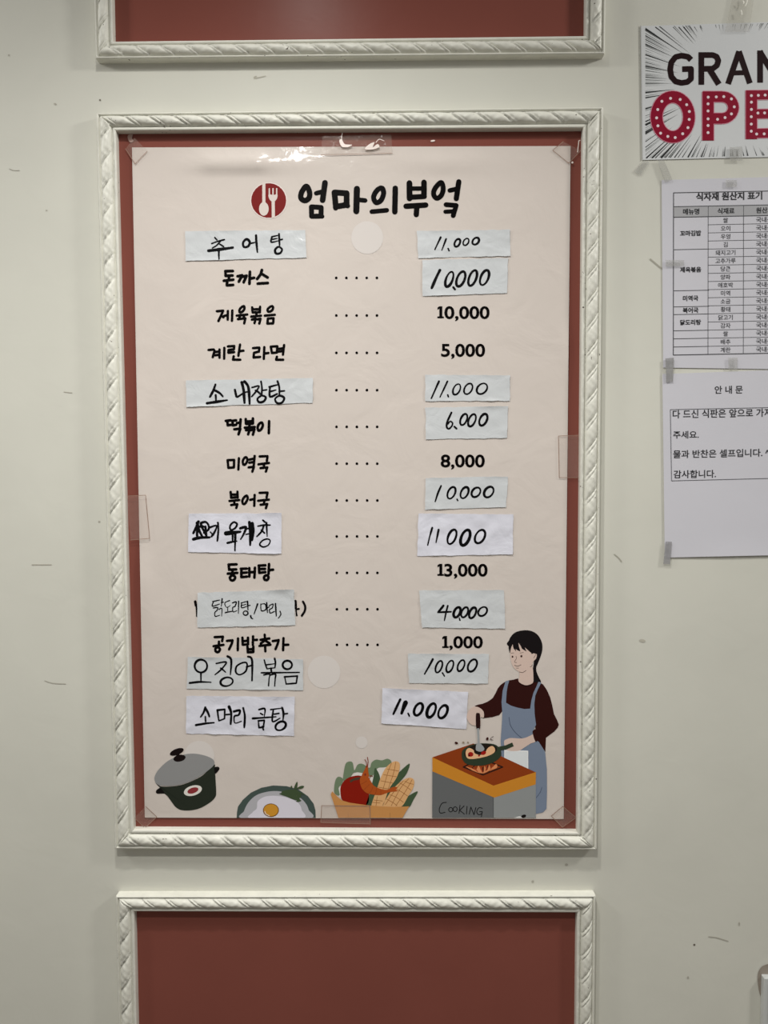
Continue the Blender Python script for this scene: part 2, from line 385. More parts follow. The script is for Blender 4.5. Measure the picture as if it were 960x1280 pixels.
for crop, wd, s in dishes:
    s = s.replace('W', 'l %g' % wd).replace('O', 'o %g' % wd)
    ink('dish_lettering', crop, s, BLACK, LAY(1), poster, wmul=1.14)
ink('covered_lettering', (235, 730, 6), 'l 20 54 132 60 162; l 14 66 176 66 192; l 14 66 206 67 240; l 14 62 160 66 206', BLACK, LAY(1), poster)
ink('covered_lettering', (235, 730, 6), 'l 20 806 128 808 180; l 14 812 190 832 186; l 12 808 180 815 235; d 815 234 8 8 0', BLACK, LAY(1), poster)
ink('bracket_lettering', (235, 730, 6), 'c 17 862 132 878 165 876 200 854 238', BLACK, LAY(1), poster)
for k, y in enumerate((347.3, 394.3, 441, 487.6, 533.5, 579.5, 625.5, 670.5, 716, 761.5, 806)):
    ink('dotted_leader', (0, 0, 1), ';'.join('d %g %g 1.65 1.65 0' % (420.3 + 12.7 * i + k * .09, y) for i in range(5)), BLACK, LAY(1), poster)
for s_, x0, x1, y0, y1, one in (('0,000', 555.5, 612, 382.6, 401.5, (546.2, 382.8)), ('5,000', 551.4, 606.4, 429.6, 448.8, None), ('8,000', 550.8, 606, 568, 587, None),
        ('3,000', 555.3, 609.5, 704.6, 723.5, (546.2, 704.8)), (',000', 561.6, 603.5, 795, 813, (552.2, 795))):
    pr = text('price_lettering', [(s_, x0, x1, y0, y1, 0)], BLACK, LAY(1), poster, bold=.024)
    if one: ink('figure_one', (one[0], one[1], 6), 'b 22 29 0 29 90; b 13 3 83 52 83; f 18 0 18 18 4 26 4 10', BLACK, LAY(1), pr)

CL = (100, 100, 720, 1022.2)
def art(name, crop, rgb, lay, dsl, parent, clip=(181.2, 100, 704.2, 1022.3), **k):
    return ink(name, crop, dsl, mat(rgb, .45, .15, coat=.12, name='printed_colour'), LAY(lay), parent, clip=clip, **k)
# pot
c = (180, 920, 8)
pot = art('pot_drawing', c, (40, 46, 37), 1, 's 118 470 150 500 250 505 370 490 480 450 590 390 700 285 708 330 714 410 722 560 712 612 660 665 560 722 460 744 370 740 318 712 280 665 232 600 200 572 160 520', poster)
art('pot_lug', c, (14, 10, 10), 2, 's 118 556 132 534 166 520 200 560 206 574 165 576 130 576; s 704 314 742 308 755 322 744 348 712 378 704 350', pot, split=True)
art('pot_lid', c, (144, 144, 144), 3, 's 106 440 110 396 150 332 230 256 320 210 430 180 520 178 610 196 680 226 704 262 688 304 600 375 500 435 400 475 300 495 190 497 130 482', pot)
art('lid_knob', c, (20, 8, 8), 4, 'd 328 158 73 30 -21; l 34 332 175 348 210; d 355 222 62 34 -12', pot)
art('pot_badge', c, (226, 222, 214), 4, 'd 489 546 93 50 -16', pot); art('pot_badge_centre', c, (140, 52, 56), 5, 'd 489 545 57 28 -18', pot)
# egg plate
c = (280, 960, 6)
egg = art('plate_drawing', c, (70, 84, 79), 1, 'f 95 376 97 335 105 290 140 240 200 186 280 148 370 131 470 136 560 162 630 212 672 268 686 318 688 376', poster)
art('plate_well', c, (178, 177, 182), 2, 's 148 380 152 320 185 256 240 206 310 181 390 173 480 186 560 216 610 262 634 312 636 380', egg)
art('egg_white', c, (218, 214, 224), 3, 's 205 380 215 332 245 304 252 252 290 222 340 209 420 211 500 230 560 266 582 312 584 380', egg)
art('egg_yolk', c, (120, 82, 30), 4, 'd 352 317 60 51 0', egg); art('egg_yolk_face', c, (206, 146, 48), 5, 'd 352 316 54 45 0', egg)
art('yolk_highlight', c, (228, 208, 190), 6, 'c 6 306 325 315 345 340 358', egg)
art('herb_leaf', c, (66, 82, 55), 6, 's 415 194 450 185 500 190 540 205 575 245 520 236 470 215; s 500 168 540 160 580 200 560 210 510 195; c 7 440 175 520 165 600 200; s 525 150 545 104 552 112 545 152; s 540 156 575 135 600 136 585 154; s 498 150 506 130 514 150; s 520 232 550 208 580 212 555 232; s 540 252 560 236 580 244 560 254; s 430 180 470 165 520 170 500 200 450 195', egg)
# basket
c = (400, 930, 6.857)
bas = art('basket_drawing', c, (200, 142, 82), 8, 'f 92 432 104 405 150 452 190 484 260 504 400 524 520 535 640 540 766 534 740 575 708 660 158 660 125 530', poster)
art('basket_seam', c, (140, 92, 58), 9, 'l 3 425 530 430 640; l 2 242 590 242 640; l 2 600 590 600 640', bas, split=True)
art('lettuce_white', c, (224, 218, 212), 1, 's 160 380 230 310 300 250 370 235 440 285 500 200 575 190 500 330 400 480 200 470 150 420', bas)  # white printed patch behind the lettuce
art('lettuce_leaf', c, (114, 132, 104), 2, 's 198 312 204 240 220 170 250 150 280 160 294 225 320 180 350 168 385 180 405 200 430 200 442 160 480 134 530 140 580 126 612 150 598 188 550 200 500 205 470 240 440 280 400 260 350 246 290 245 262 285 230 310; s 124 420 124 350 140 294 165 280 196 300 190 345 160 372 168 440', bas, split=True)
art('tomato', c, (138, 24, 8), 3, 's 174 400 184 350 225 300 290 274 360 276 410 330 420 420 400 520 260 510 190 480', bas)
art('tomato_leaf', c, (74, 62, 48), 4, 's 258 312 300 290 350 286 330 305 290 314 262 330', bas)
art('husk_leaf', c, (68, 88, 62), 3, 's 395 530 425 420 455 300 470 208 490 225 515 290 505 370 470 440 445 535; s 505 540 560 400 620 300 680 240 766 168 744 250 680 330 600 420 545 540; s 685 545 740 460 836 406 800 480 760 545', bas, split=True)
art('corn_cob', c, (222, 172, 118), 4, 's 440 545 490 380 520 290 560 210 610 162 650 148 682 166 680 225 650 300 590 390 530 540; s 540 545 580 450 640 370 710 310 770 289 806 310 800 372 760 440 685 545', bas, split=True)
art('corn_kernel_lines', c, (156, 100, 50), 5, 'c 4 575 215 620 222 676 232; c 4 545 262 600 272 655 280; c 4 520 315 570 325 625 335; c 4 500 370 545 378 590 385; c 4 612 165 580 250 540 390; c 4 650 155 630 250 585 385; c 4 460 480 500 485 535 488; c 4 490 450 480 530; l 4 450 500 515 505;'
    'c 4 600 435 660 460 715 500; c 4 640 380 690 405 750 445; c 4 685 335 730 360 780 395; c 4 575 475 630 505 660 530; c 4 760 298 690 380 610 530; c 4 790 305 730 410 650 530; c 4 715 315 640 400 560 520; c 4 725 318 760 335 800 345', bas)
art('shrimp', c, (176, 82, 30), 6, 's 342 300 356 275 385 270 415 285 440 325 465 360 520 385 575 392 625 368 665 372 650 392 668 404 600 412 560 425 520 438 460 435 400 420 362 385 344 340; s 358 278 385 215 396 186 410 190 414 240 418 284', bas)
art('shrimp_feeler', c, (130, 50, 34), 7, 'c 6 398 200 398 160 384 134; c 7 406 195 412 150 406 114; c 5 425 295 435 270 450 280; d 388 262 8 10 0', bas)
art('shrimp_segment_line', c, (140, 60, 24), 7, 'c 2.5 350 345 380 330 400 315; c 2.5 375 395 400 370 425 345; c 2.5 420 425 440 400 452 370; c 2.5 470 435 480 410 485 380; c 2.5 520 436 522 412 520 388', bas, split=True)
# cook
c = (520, 780, 4.8); c8 = (590, 780, 8)
SK = (214, 190, 178)
cook = art('cook_drawing', c, (48, 12, 8), 2, 'f 352 491 372 484 400 478 430 466 460 445 475 420 490 388 505 368 525 352 555 338 585 334 612 326 620 350 650 366 690 362 706 350 740 350 762 362 785 395 805 440 818 490 828 540 846 575 857 604 850 622 830 645 780 682 776 768 760 742 738 710 716 696 712 672 698 655 702 642 718 636 712 600 700 545 520 520 500 546 460 558 430 562 402 566 400 540 388 510', poster)
art('hair', c8, (18, 12, 14), 1, 's 365 220 372 160 400 112 450 76 540 62 615 78 668 122 700 190 703 262 684 330 658 395 642 436 648 485 672 540 690 580 655 606 605 590 606 480 600 300', cook)
art('face', c8, SK, 3, 's 383 262 386 345 398 400 428 448 472 482 474 530 465 570 500 600 545 612 590 600 613 575 612 480 606 390 640 345 648 305 622 290 592 300 590 240 480 190 400 200', cook)
art('hair_fringe', c8, (18, 12, 14), 4, 'f 366 240 378 292 392 235 406 202 416 244 441 276 437 250 460 265 484 275 470 225 464 185 484 215 502 250 547 276 534 250 528 235 560 262 588 286 640 298 690 300 702 240 696 180 664 124 600 78 540 66 452 78 402 114 374 165', cook)
art('facial_feature', c8, (58, 36, 34), 5, 'l 3 390 292 420 288; l 3 480 290 515 284; d 405 327 9 10 0; d 494 322 10 12 0; c 3.5 440 322 444 345 426 372 430 384 446 384; c 4.5 425 412 455 422 490 408; c 4 474 478 505 486 540 464; l 3.5 440 440 466 441; c 3 640 302 628 322 618 340; c 4 582 428 594 424 602 408', cook)
art('neckline', c8, (20, 4, 4), 5, 'c 3 470 590 500 612 545 622 600 606', cook)
art('apron', c, (122, 134, 154), 4, 'f 538 342 560 339 550 370 544 410 540 472 570 490 610 502 650 510 685 508 692 460 704 415 720 380 735 346 752 352 730 395 716 430 710 480 712 540 720 605 700 645 712 690 738 708 775 768 785 870 786 1000 783 1108 762 1130 718 1140 600 1000 540 820 512 790 508 700 515 600 518 530 513 470 520 400', cook)
art('apron_fold_line', c, (74, 84, 104), 5, 'c 3.5 558 560 568 610 600 655 640 688; c 3 755 980 745 1010 722 1042', cook, split=True)
art('towel', c, (222, 226, 228), 6, 'f 530 754 673 760 674 880 530 880', cook)
art('towel_edge', c, (240, 240, 240), 7, 'b 5 532 756 532 880; b 6 530 762 672 764; b 5 671 762 671 880', cook)
art('forearm', c, SK, 8, 's 528 704 548 690 572 684 640 686 690 668 710 655 716 704 690 716 655 738 622 758 580 762 540 752', cook)
art('sleeve_cuff', c, (48, 12, 8), 9, 's 700 655 702 640 722 634 728 700 714 700', cook)
art('hand', c, SK, 8, 's 352 496 384 504 406 528 406 562 388 560 386 610 350 608 336 606 318 590 304 556 320 515', cook)
art('spatula_handle', c, (40, 12, 12), 11, 's 360 540 372 535 384 542 384 626 362 626', cook)
art('spatula', c, (158, 162, 164), 12, 'b 12 372 626 376 722; s 362 722 378 716 392 722 410 746 404 760 384 766 360 756', cook)
art('counter_top', c, (142, 60, 20), 8, 'f 98 800 345 717 720 890 465 972', cook)
art('counter_edge', c, (206, 136, 44), 9, 'f 98 800 465 970 720 888 718 962 470 1042 98 884', cook)
art('counter_side', c, (104, 106, 107), 8, 'f 98 882 466 1038 466 1190 97 1190', cook)
art('counter_side', c, (146, 149, 149), 8, 'f 464 1040 719 958 719 1190 464 1190', cook)
art('stove_grate', c, (40, 22, 18), 10, 'l 7 284 858 402 905 520 858 430 822 340 830 284 858; l 5 330 876 350 850; l 5 440 890 430 850; l 5 400 900 402 860', cook)
art('flame', c, (222, 142, 92), 11, 's 300 856 335 866 360 875 375 850 390 878 405 890 412 850 425 880 440 845 450 866 480 840 486 862 440 880 400 896 350 884', cook, split=True)
art('flame', c, (176, 70, 40), 12, 'l 5 345 862 370 885; l 6 385 855 398 888; l 5 425 850 418 880; l 5 462 848 448 870', cook, split=True)
pan = art('frying_pan', c, (48, 60, 44), 12, 's 274 780 285 752 330 726 400 716 470 722 500 745 512 775 500 805 450 836 380 850 310 842 280 815; b 24 480 752 540 740 582 722', cook)
pan['label'] = 'dark green frying pan'
art('pan_inside', c, (34, 26, 20), 13, 's 290 776 310 745 370 722 440 722 482 738 480 765 430 790 340 808 300 800', cook)
art('fried_food', c, (232, 184, 140), 14, 's 300 760 318 744 345 756 352 775 385 786 415 770 430 745 455 732 472 745 470 770 430 792 360 808 315 808 300 790', cook)
art('red_topping', c, (160, 26, 20), 15, 'd 328 782 16 14 0; d 405 774 16 11 -20; d 378 790 6 5 0; d 318 790 6 6 0', cook, split=True)
art('spatula_tip', c, (158, 162, 164), 16, 's 362 722 378 714 392 722 410 746 404 760 384 766 360 756', cook)
art('flying_crumb', c, (60, 24, 18), 9, 'd 242 714 10 7 20; d 428 689 7 10 20; l 3 452 682 446 694 462 696; l 3 455 680 464 675', cook, split=True)
art('flying_crumb', c, (150, 136, 118), 9, 'd 284 711 7 6 20; d 312 711 6 5 20', cook, split=True)
art('cooking_lettering', (530, 960, 4.8), (30, 30, 32), 10, 'c 5 134 206 108 212 92 246 98 270 126 266; r 5 160 250 12 13; r 5 187 247 12 14; l 5 216 224 210 272; l 5 240 228 214 254 242 276; l 5 258 230 255 276; l 5 272 276 281 234 300 280 311 238; c 5 350 242 330 238 316 262 328 280 346 274; l 5 334 262 350 262 344 292', cook)
art('egg_bowl_scrap', (530, 960, 4.8), (228, 228, 228), 10, 's 530 304 550 296 575 290 592 302 592 330 530 330', cook); art('egg_bowl_scrap', (530, 960, 4.8), (16, 12, 12), 11, 'd 598 289 15 9 -15', cook)

# ---------------------------------------------------------------- hand-written strips of paper taped over the menu
M_GREY = mat((205, 208, 210), .4, .3, 0.02, 40, .0011, 42, coat=.25, name='taped_grey_paper')
M_WHITE = mat((217, 217, 227), .55, .3, 0.015, 40, .0018, 30, name='white_paper')
def strip(name, label, quad, m, crop, dsl, seed, group, amp=.0005):
    cx, cy_ = np.mean(quad, axis=0); hw = (quad[1][0] - quad[0][0]) / 2; hh = (quad[3][1] - quad[0][1]) / 2
    def hf(x, y):
        n = noise.noise(Vector((x * .055, y * .07, seed))) + .5 * noise.noise(Vector((x * .13, y * .14, seed + 5)))
        e = max(abs(x - cx) / hw, abs(y - cy_) / hh)
        lift = max(0, e - .72) ** 2 * 10 * max(0, noise.noise(Vector((x * .03, y * .06, seed + 11))) + .18)
        return HP + .00085 + amp * .8 * n + .0013 * lift
    o = sheet(name, quad, hf, m, None, 44, 16, .0002, edge=.7)
    tag(o, label, 'paper strip', group)
    ink('handwriting', crop, dsl, MARK, lambda x, y: hf(x, y) + .00016, o, hand=True, wmul=1.62)
    return o
GL, GR = 'handwritten dish-name strips on the menu poster', 'handwritten price strips on the menu poster'
strip('dish_name_strip', 'topmost grey strip of the left column, handwritten with a three-syllable dish name', [(231.5, 289), (381.5, 287.5), (383, 322), (232, 326)], M_GREY, (225, 280, 5.333),
  'l 9 232 90 246 106; c 9 212 130 250 116 296 104; c 9 268 114 245 142 215 160; l 9 262 132 290 150; c 15 190 178 260 170 352 157; l 10 258 165 260 234; o 11 450 102 466 124 452 150 426 152 420 126 436 104; l 10 466 130 504 122; c 11 507 76 510 130 516 188; l 8 612 85 652 76; c 8 614 84 608 120 656 112; l 7 612 103 648 96; l 9 660 66 664 142; l 8 666 106 682 102; o 10 656 152 680 168 668 194 640 196 634 172', 1, GL)
strip('dish_name_strip', 'long grey strip halfway down the left column, its lower edge torn', [(232.5, 475.5), (391, 472.5), (391, 503.5), (233, 508.5)], M_GREY, (225, 460, 5.333),
  'c 12 236 110 222 150 200 192; c 12 230 148 262 165 286 190; l 10 238 180 240 218; c 12 180 235 240 226 315 214; c 10 366 146 372 172 382 192 426 164; c 14 412 96 424 150 430 232; l 8 432 162 456 156; c 14 430 90 456 130 464 238; c 10 480 130 526 120 508 155 478 190; c 10 504 150 525 162 534 174; c 10 540 90 546 130 544 182; l 9 548 150 578 145; o 11 545 184 572 196 558 222 528 228 516 206;'
  'l 10 595 126 648 112; c 10 600 126 600 190 648 172; l 8 606 156 640 146; c 10 650 88 662 130 662 182; l 9 662 156 696 152; o 12 664 184 694 200 680 230 648 234 634 206', 2, GL)
strip('dish_name_strip', 'white strip whose first two handwritten syllables are scribbled over in thick ink', [(236, 642), (352, 641.5), (351.7, 692.5), (235, 690)], M_WHITE, (225, 635, 6),
  'c 16 138 102 118 150 100 188; c 14 128 112 140 160 166 212; c 14 100 234 150 222 222 220; c 12 156 118 168 150 196 205; c 12 158 112 190 104 212 125 214 160 178 186; c 11 130 160 128 205 140 225; c 12 190 140 196 190 198 218; c 12 150 140 165 135 180 140; c 12 222 146 274 132 262 175 236 214; c 12 284 110 288 160 280 248; l 8 228 180 250 205; o 11 402 106 428 120 412 152 380 164 376 134; c 18 345 190 400 184 452 178; l 11 395 192 394 246; l 12 415 192 412 320; c 10 356 262 390 254 426 248;'
  'c 13 452 152 494 144 480 190 455 234; l 8 498 156 520 152; l 8 494 198 520 192; c 16 520 106 528 180 526 278; c 17 542 116 548 170 540 240; l 9 622 92 638 106; c 9 584 136 630 128 676 128; c 10 628 132 612 175 576 214; l 9 610 165 634 188; l 9 648 110 654 214; o 8 652 232 676 244 662 278 624 292 598 274 616 246', 3, GL)
strip('dish_name_strip', 'grey strip with small thin handwriting covering printed words between brackets', [(247, 741), (367.5, 736.7), (369, 781.5), (246.5, 784.5)], M_GREY, (235, 730, 6),
  'c 6 185 132 210 126 238 120; c 6 192 132 182 166 236 150; c 6 190 180 222 176 216 200 202 212 204 242 238 234; l 7 256 110 250 166; l 6 250 140 266 136; c 6 232 190 254 184 252 240; c 6 312 124 276 142 290 175 318 160; l 6 298 172 298 202; l 7 280 214 332 204; c 6 334 142 362 134 352 168 336 174 338 208 366 200; l 7 380 130 378 220; l 6 398 142 436 132; c 6 402 142 402 178 440 168; l 5 405 160 434 152; l 7 446 130 450 194; l 6 450 162 466 160; r 7 432 218 18 16 0;'
  'c 7 470 238 474 254 486 260; l 8 522 150 496 224; c 7 546 150 550 200 584 190 578 150 546 152; l 7 590 140 596 214; l 6 596 178 608 172; c 6 610 162 638 150 630 182 612 190 616 218 648 206; l 8 656 146 662 240; c 7 690 204 696 228 678 256', 4, GL, .0003)
strip('dish_name_strip', 'grey strip with the largest rounded handwriting, second from the bottom of the left column', [(235, 821), (379, 824), (379, 863), (233.5, 861)], M_GREY, (225, 785, 6),
  'r 11 157 285 47 48 0; l 10 157 335 157 402; c 11 72 412 150 404 232 407; c 9 272 266 346 256 310 310 262 350; c 9 306 302 330 320 342 332; c 10 356 212 384 240 378 350; r 11 350 403 47 32 -12; o 10 470 260 502 266 494 322 450 350 420 334 424 288; l 9 498 292 532 282; c 12 510 214 540 240 540 394;'
  'c 9 632 240 640 270 652 306; c 9 710 228 716 260 712 298; l 8 650 276 708 268; l 8 652 306 712 298; l 10 682 302 686 332; l 9 610 336 895 333; c 9 628 352 672 346 668 380 664 434; c 9 680 352 716 346 714 380 710 436; r 12 805 277 35 32 0; l 10 784 366 880 360 872 414 796 420 786 368', 5, GL, .00045)
strip('dish_name_strip', 'lowest white strip of the left column, creased along its top edge', [(232.5, 870), (368.5, 871), (367.5, 920), (232.5, 917)], M_WHITE, (225, 785, 6),
  'c 11 190 596 176 635 154 668; c 11 194 606 212 640 220 664; l 9 190 664 192 700; c 12 120 728 190 716 255 710; c 11 280 616 286 660 292 696; l 10 280 616 336 610 334 680 292 696; l 8 338 650 370 648; c 14 368 590 384 640 380 720; c 10 404 626 448 618 440 652 408 662 412 712 460 700; c 13 474 600 486 660 482 746;'
  'c 9 592 612 636 606 632 662; l 8 604 640 620 650; l 10 546 678 720 666; l 10 588 696 632 692 626 742 592 748 588 696; l 9 618 738 626 764; l 9 680 612 756 602; c 9 700 612 694 700 750 676; l 8 706 646 742 640; c 10 766 598 776 640 772 694; l 9 772 646 806 641; r 11 755 734 42 30 -30', 6, GL, .00085)
strip('price_strip', 'topmost grey price strip reading 11.000 in small figures, wrinkled along its top', [(521, 288.5), (637.5, 287), (638, 320), (523, 322.5)], M_GREY, (500, 280, 6),
  'l 9 305 100 262 190; l 9 346 112 314 196; l 8 361 184 368 200; z 11 430 141 20 29; z 10 495 134 20 26; z 11 568 128 24 26', 7, GR, .0008)
strip('price_strip', 'smooth grey price strip with tall bold figures, second from the top', [(528, 325), (635, 322.5), (634, 366.5), (528, 370)], M_GREY, (500, 280, 6),
  'c 18 299 346 268 410 238 480; z 13 370 414 26 56; z 13 456 412 30 56; z 13 545 405 28 58; z 13 634 402 30 56; l 12 400 474 412 490', 8, GR, .00025)
strip('price_strip', 'grey price strip reading 11.000 directly under the printed 5,000', [(531.7, 468.5), (637.5, 469), (637.5, 501), (531.7, 501.5)], M_GREY, (500, 420, 6),
  'l 10 292 340 235 468; l 10 356 340 300 458; l 8 358 442 363 456; z 10 425 400 26 40; z 10 512 396 30 40; z 11 615 395 38 40', 9, GR, .00045)
strip('price_strip', 'grey price strip reading 6.000, under a 11.000 strip', [(531.7, 509.5), (635, 507.5), (634, 547.5), (532.5, 549)], M_GREY, (500, 420, 6),
  'c 11 386 574 356 640 350 680 366 696 388 676 394 652 376 640 360 660; l 11 408 680 424 694; z 11 478 626 24 42; z 12 540 632 26 46; z 12 625 628 28 44', 10, GR, .00035)
strip('price_strip', 'grey price strip beside the fifth printed dish name, reading 10.000 in wide oval noughts', [(531.7, 597.5), (635, 595.5), (632.5, 634), (531.7, 637)], M_GREY, (500, 560, 6),
  'c 10 308 284 284 340 264 402; z 11 386 336 28 44; z 12 484 335 28 42; z 11 570 332 32 36; z 12 666 330 34 40; l 8 428 384 433 394', 11, GR, .0003)
strip('price_strip', 'large white crumpled price strip reading 11000 without a comma', [(523, 641.7), (641.5, 643), (641, 693), (521.7, 695)], M_WHITE, (500, 560, 6),
  'c 9 242 598 224 660 208 728; l 9 290 612 270 710; z 12 390 666 30 54; z 15 490 672 32 58; z 12 600 664 36 50', 12, GR, .0010)
strip('price_strip', 'grey price strip reading 40,000 under the printed 13,000', [(524, 738), (630, 737.5), (631.5, 786), (527.5, 784.5)], M_GREY, (500, 690, 6),
  'c 11 326 402 304 430 286 452; l 10 286 452 384 448; c 9 358 404 344 460 333 514; z 13 428 452 24 38; z 11 485 452 24 38; z 12 545 456 24 40; z 12 620 446 32 34; l 8 445 496 450 512', 13, GR, .0005)
strip('price_strip', 'grey price strip reading 10,000 just left of the drawn cook', [(510, 817), (611, 817.5), (610, 854.5), (511, 854)], M_GREY, (470, 810, 6),
  'c 11 426 84 396 140 364 196; z 9 472 140 23 44; z 10 554 138 24 44; z 10 638 132 24 42; z 11 723 131 32 46; l 9 498 186 513 210', 14, GR, .0004)
strip('price_strip', 'lowest price strip, white and crumpled, reading 11.000 beside the drawn hand', [(478, 860), (585, 865), (583, 911.5), (476.7, 904)], M_WHITE, (470, 810, 6),
  'c 13 182 386 156 440 130 496; c 21 222 410 206 450 192 490; l 9 241 490 250 510; z 14 318 460 30 46; z 15 415 468 30 52; z 14 502 478 32 48', 15, GR, .0011)

# ---------------------------------------------------------------- clear tape
def tape_mat(fac, rgb, name, rough=.12):
    m = bpy.data.materials.new(name); m.use_nodes = True; nt = m.node_tree; N = nt.nodes; L = nt.links
    b = N['Principled BSDF']; b.inputs['Base Color'].default_value = lin(rgb); b.inputs['Roughness'].default_value = rough
    b.inputs['Specular IOR Level'].default_value = 0.6
    tr = N.new('ShaderNodeBsdfTransparent'); mx = N.new('ShaderNodeMixShader'); mx.inputs[0].default_value = fac
    L.new(tr.outputs[0], mx.inputs[1]); L.new(b.outputs[0], mx.inputs[2]); L.new(mx.outputs[0], N['Material Output'].inputs['Surface'])
    tc = N.new('ShaderNodeTexCoord'); n = N.new('ShaderNodeTexNoise'); n.inputs['Scale'].default_value = 90; L.new(tc.outputs['Object'], n.inputs['Vector'])
    bp = N.new('ShaderNodeBump'); bp.inputs['Distance'].default_value = .0012; L.new(n.outputs['Fac'], bp.inputs['Height']); L.new(bp.outputs[0], b.inputs['Normal'])
    return m
TAPE = tape_mat(.07, (208, 190, 178), 'clear_tape'); TAPE_W = tape_mat(.27, (182, 181, 176), 'matte_tape', .4)
def tape(label, quad, base, m=TAPE, edges=(0, 1, 2, 3), group=None, amp=.0004, seed=1, edge_rgb=(150, 122, 106), ew=.7):
    hf = lambda x, y: base + amp * abs(noise.noise(Vector((x * .09, y * .09, seed))))
    o = sheet('clear_tape', quad, hf, m, None, 10, 10, .00006)
    tag(o, label, 'tape', group)
    if edges:
        s = ';'.join('l %g %g %g %g %g' % (ew, *quad[k], *quad[(k + 1) % 4]) for k in edges)
        ink('tape_edge', (0, 0, 1), s, mat(edge_rgb, .4, .4, name='tape_edge'), lambda x, y: hf(x, y) + .0001, o)
    return o
HT = HP + .0012
GT = 'clear tape holding the menu poster'
tp = tape('clear glossy tape at the middle of the poster top edge, with bright creases', [(403, 170), (489, 168), (490.5, 191.5), (401, 193.5)], HT, edges=(2,), group=GT, seed=2, amp=.0010)
CR = mat((240, 226, 218), .25, .6, name='tape_glint_shred')  # near-white for glints painted on tape folds, and for one shred
ink('crease_glint', (0, 0, 1), 's 424 176 427 174 431 180 440 181 434 184 427 183; s 456 186 462 180 468 178 466 184 472 180 474 184 464 187; c .8 428 166 427 172 428 178; c .8 470 178 474 174 480 176', CR, HT + .0014, tp)  # bright glints painted along the folds of the tape
tape('clear tape square set diagonally over the top left corner of the poster', [(157, 186), (168, 172), (184, 189), (169, 205)], HT, edges=(2, 3), group=GT, seed=3)
tp = tape('clear tape square set diagonally over the top right corner of the poster', [(691, 188), (704, 177), (726, 188), (711, 204)], HT, edges=(0, 2, 3), group=GT, seed=4)
ink('crease_glint', (0, 0, 1), 'l 1.1 722 190 723.5 176 725 175.5; d 715.5 203 1.3 1.3 0', CR, HT + .0006, tp)  # pale glint painted on the corner tape
tape('clear tape set diagonally over the bottom left corner of the poster', [(168, 1022), (182, 1008), (196, 1021), (181, 1035)], HT, edges=(1, 2, 3), group=GT, seed=5)
tape('clear tape set diagonally over the bottom right corner of the poster', [(689, 1020), (703.5, 1008), (720, 1022), (703, 1034)], HT, edges=(0, 1, 2, 3), group=GT, seed=6)
tape('clear tape on the left edge of the poster, beside the scribbled white strip', [(159, 620), (182, 619), (187, 673), (163, 675)], HT + .0018, edges=(0, 1, 2), group=GT, seed=7)
tape('clear tape on the right edge of the poster, half on the red margin', [(698, 545), (723, 544), (723, 597), (699, 597)], HT + .0002, edges=(0, 2, 3), group=GT, seed=8)
tape('wide clear tape over the bottom edge of the poster, across the drawn basket', [(402, 1007), (462.5, 1007.5), (463, 1030), (401, 1028)], HT, edges=(0, 1, 2, 3), group=GT, seed=9)
# a peeled tape shred at the top left of the panel
sh = ink('tape_shred', (0, 0, 1), 's 160 169 166 167 165 173 167 176 163 178 160 174', mat((170, 140, 130), .3, .5, name='tape_shred'), .0025); tag(sh, 'small torn shred of tape stuck on the red margin above the poster corner', 'tape')
sh = ink('tape_shred', (0, 0, 1), 'd 541 176 3 1.1 -8', CR, .0025); tag(sh, 'tiny glossy tape shred on the red margin right of the top centre tape', 'tape')

# ---------------------------------------------------------------- opening sign (top right)
HS = .0011
M_PAPER = mat((214, 216, 217), .5, .35, .01, 20, .0003, 25, name='sign_paper')
def flat(base, amp=.0003, seed=0): return lambda x, y: base + amp * (noise.noise(Vector((x * .02, y * .02, seed))) + .5)
sign = sheet('opening_sign', [(801.5, 32.5), (1145, 22), (1146, 192), (803, 200)], lambda x, y: HS, M_PAPER, None, 8, 6, .0004)
tag(sign, 'printed GRAND OPEN sign with black burst lines and red dotted letters', 'sign')
c = (790, 0, 5.647)
rays, thin = [], []
CX, CY = 690, 590
def ray(x, y, wd, frac, arr):
    ex, ey = x + (CX - x) * frac, y + (CY - y) * frac
    l = math.hypot(ex - x, ey - y); nx, ny = -(ey - y) / l * wd / 2, (ex - x) / l * wd / 2
    arr.append('f %g %g %g %g %g %g' % (x + nx, y + ny, ex, ey, x - nx, y - ny))
for x, y, wd, fr in ((95, 205, 13, .46), (95, 250, 5, .32), (95, 278, 5, .3), (95, 310, 7, .36), (95, 385, 9, .42), (95, 465, 9, .4), (95, 440, 4, .2), (95, 545, 4, .3), (95, 588, 4, .35), (95, 652, 10, .36), (95, 690, 9, .3), (95, 768, 7, .22), (95, 858, 8, .38), (95, 882, 14, .42), (95, 930, 8, .3), (95, 942, 12, .4), (95, 1000, 5, .3), (95, 1040, 5, .34),
    (330, 190, 6, .32), (365, 190, 8, .27), (410, 190, 4, .2), (165, 190, 6, .5), (200, 190, 4, .35), (290, 190, 3, .3), (440, 188, 3, .12), (480, 188, 3, .1)): ray(x, y, wd, fr, rays)
for x, wd, fr in ((100, 9, .42), (140, 10, .45), (165, 6, .3), (205, 15, .46), (235, 6, .32), (270, 5, .25), (300, 7, .33), (325, 4, .25), (355, 5, .2), (395, 10, .32), (420, 4, .22), (455, 4, .16), (490, 9, .2), (505, 4, .2), (545, 5, .14), (575, 4, .1)): ray(x, 1118 - x * .02, wd, fr, rays)
random.seed(5)
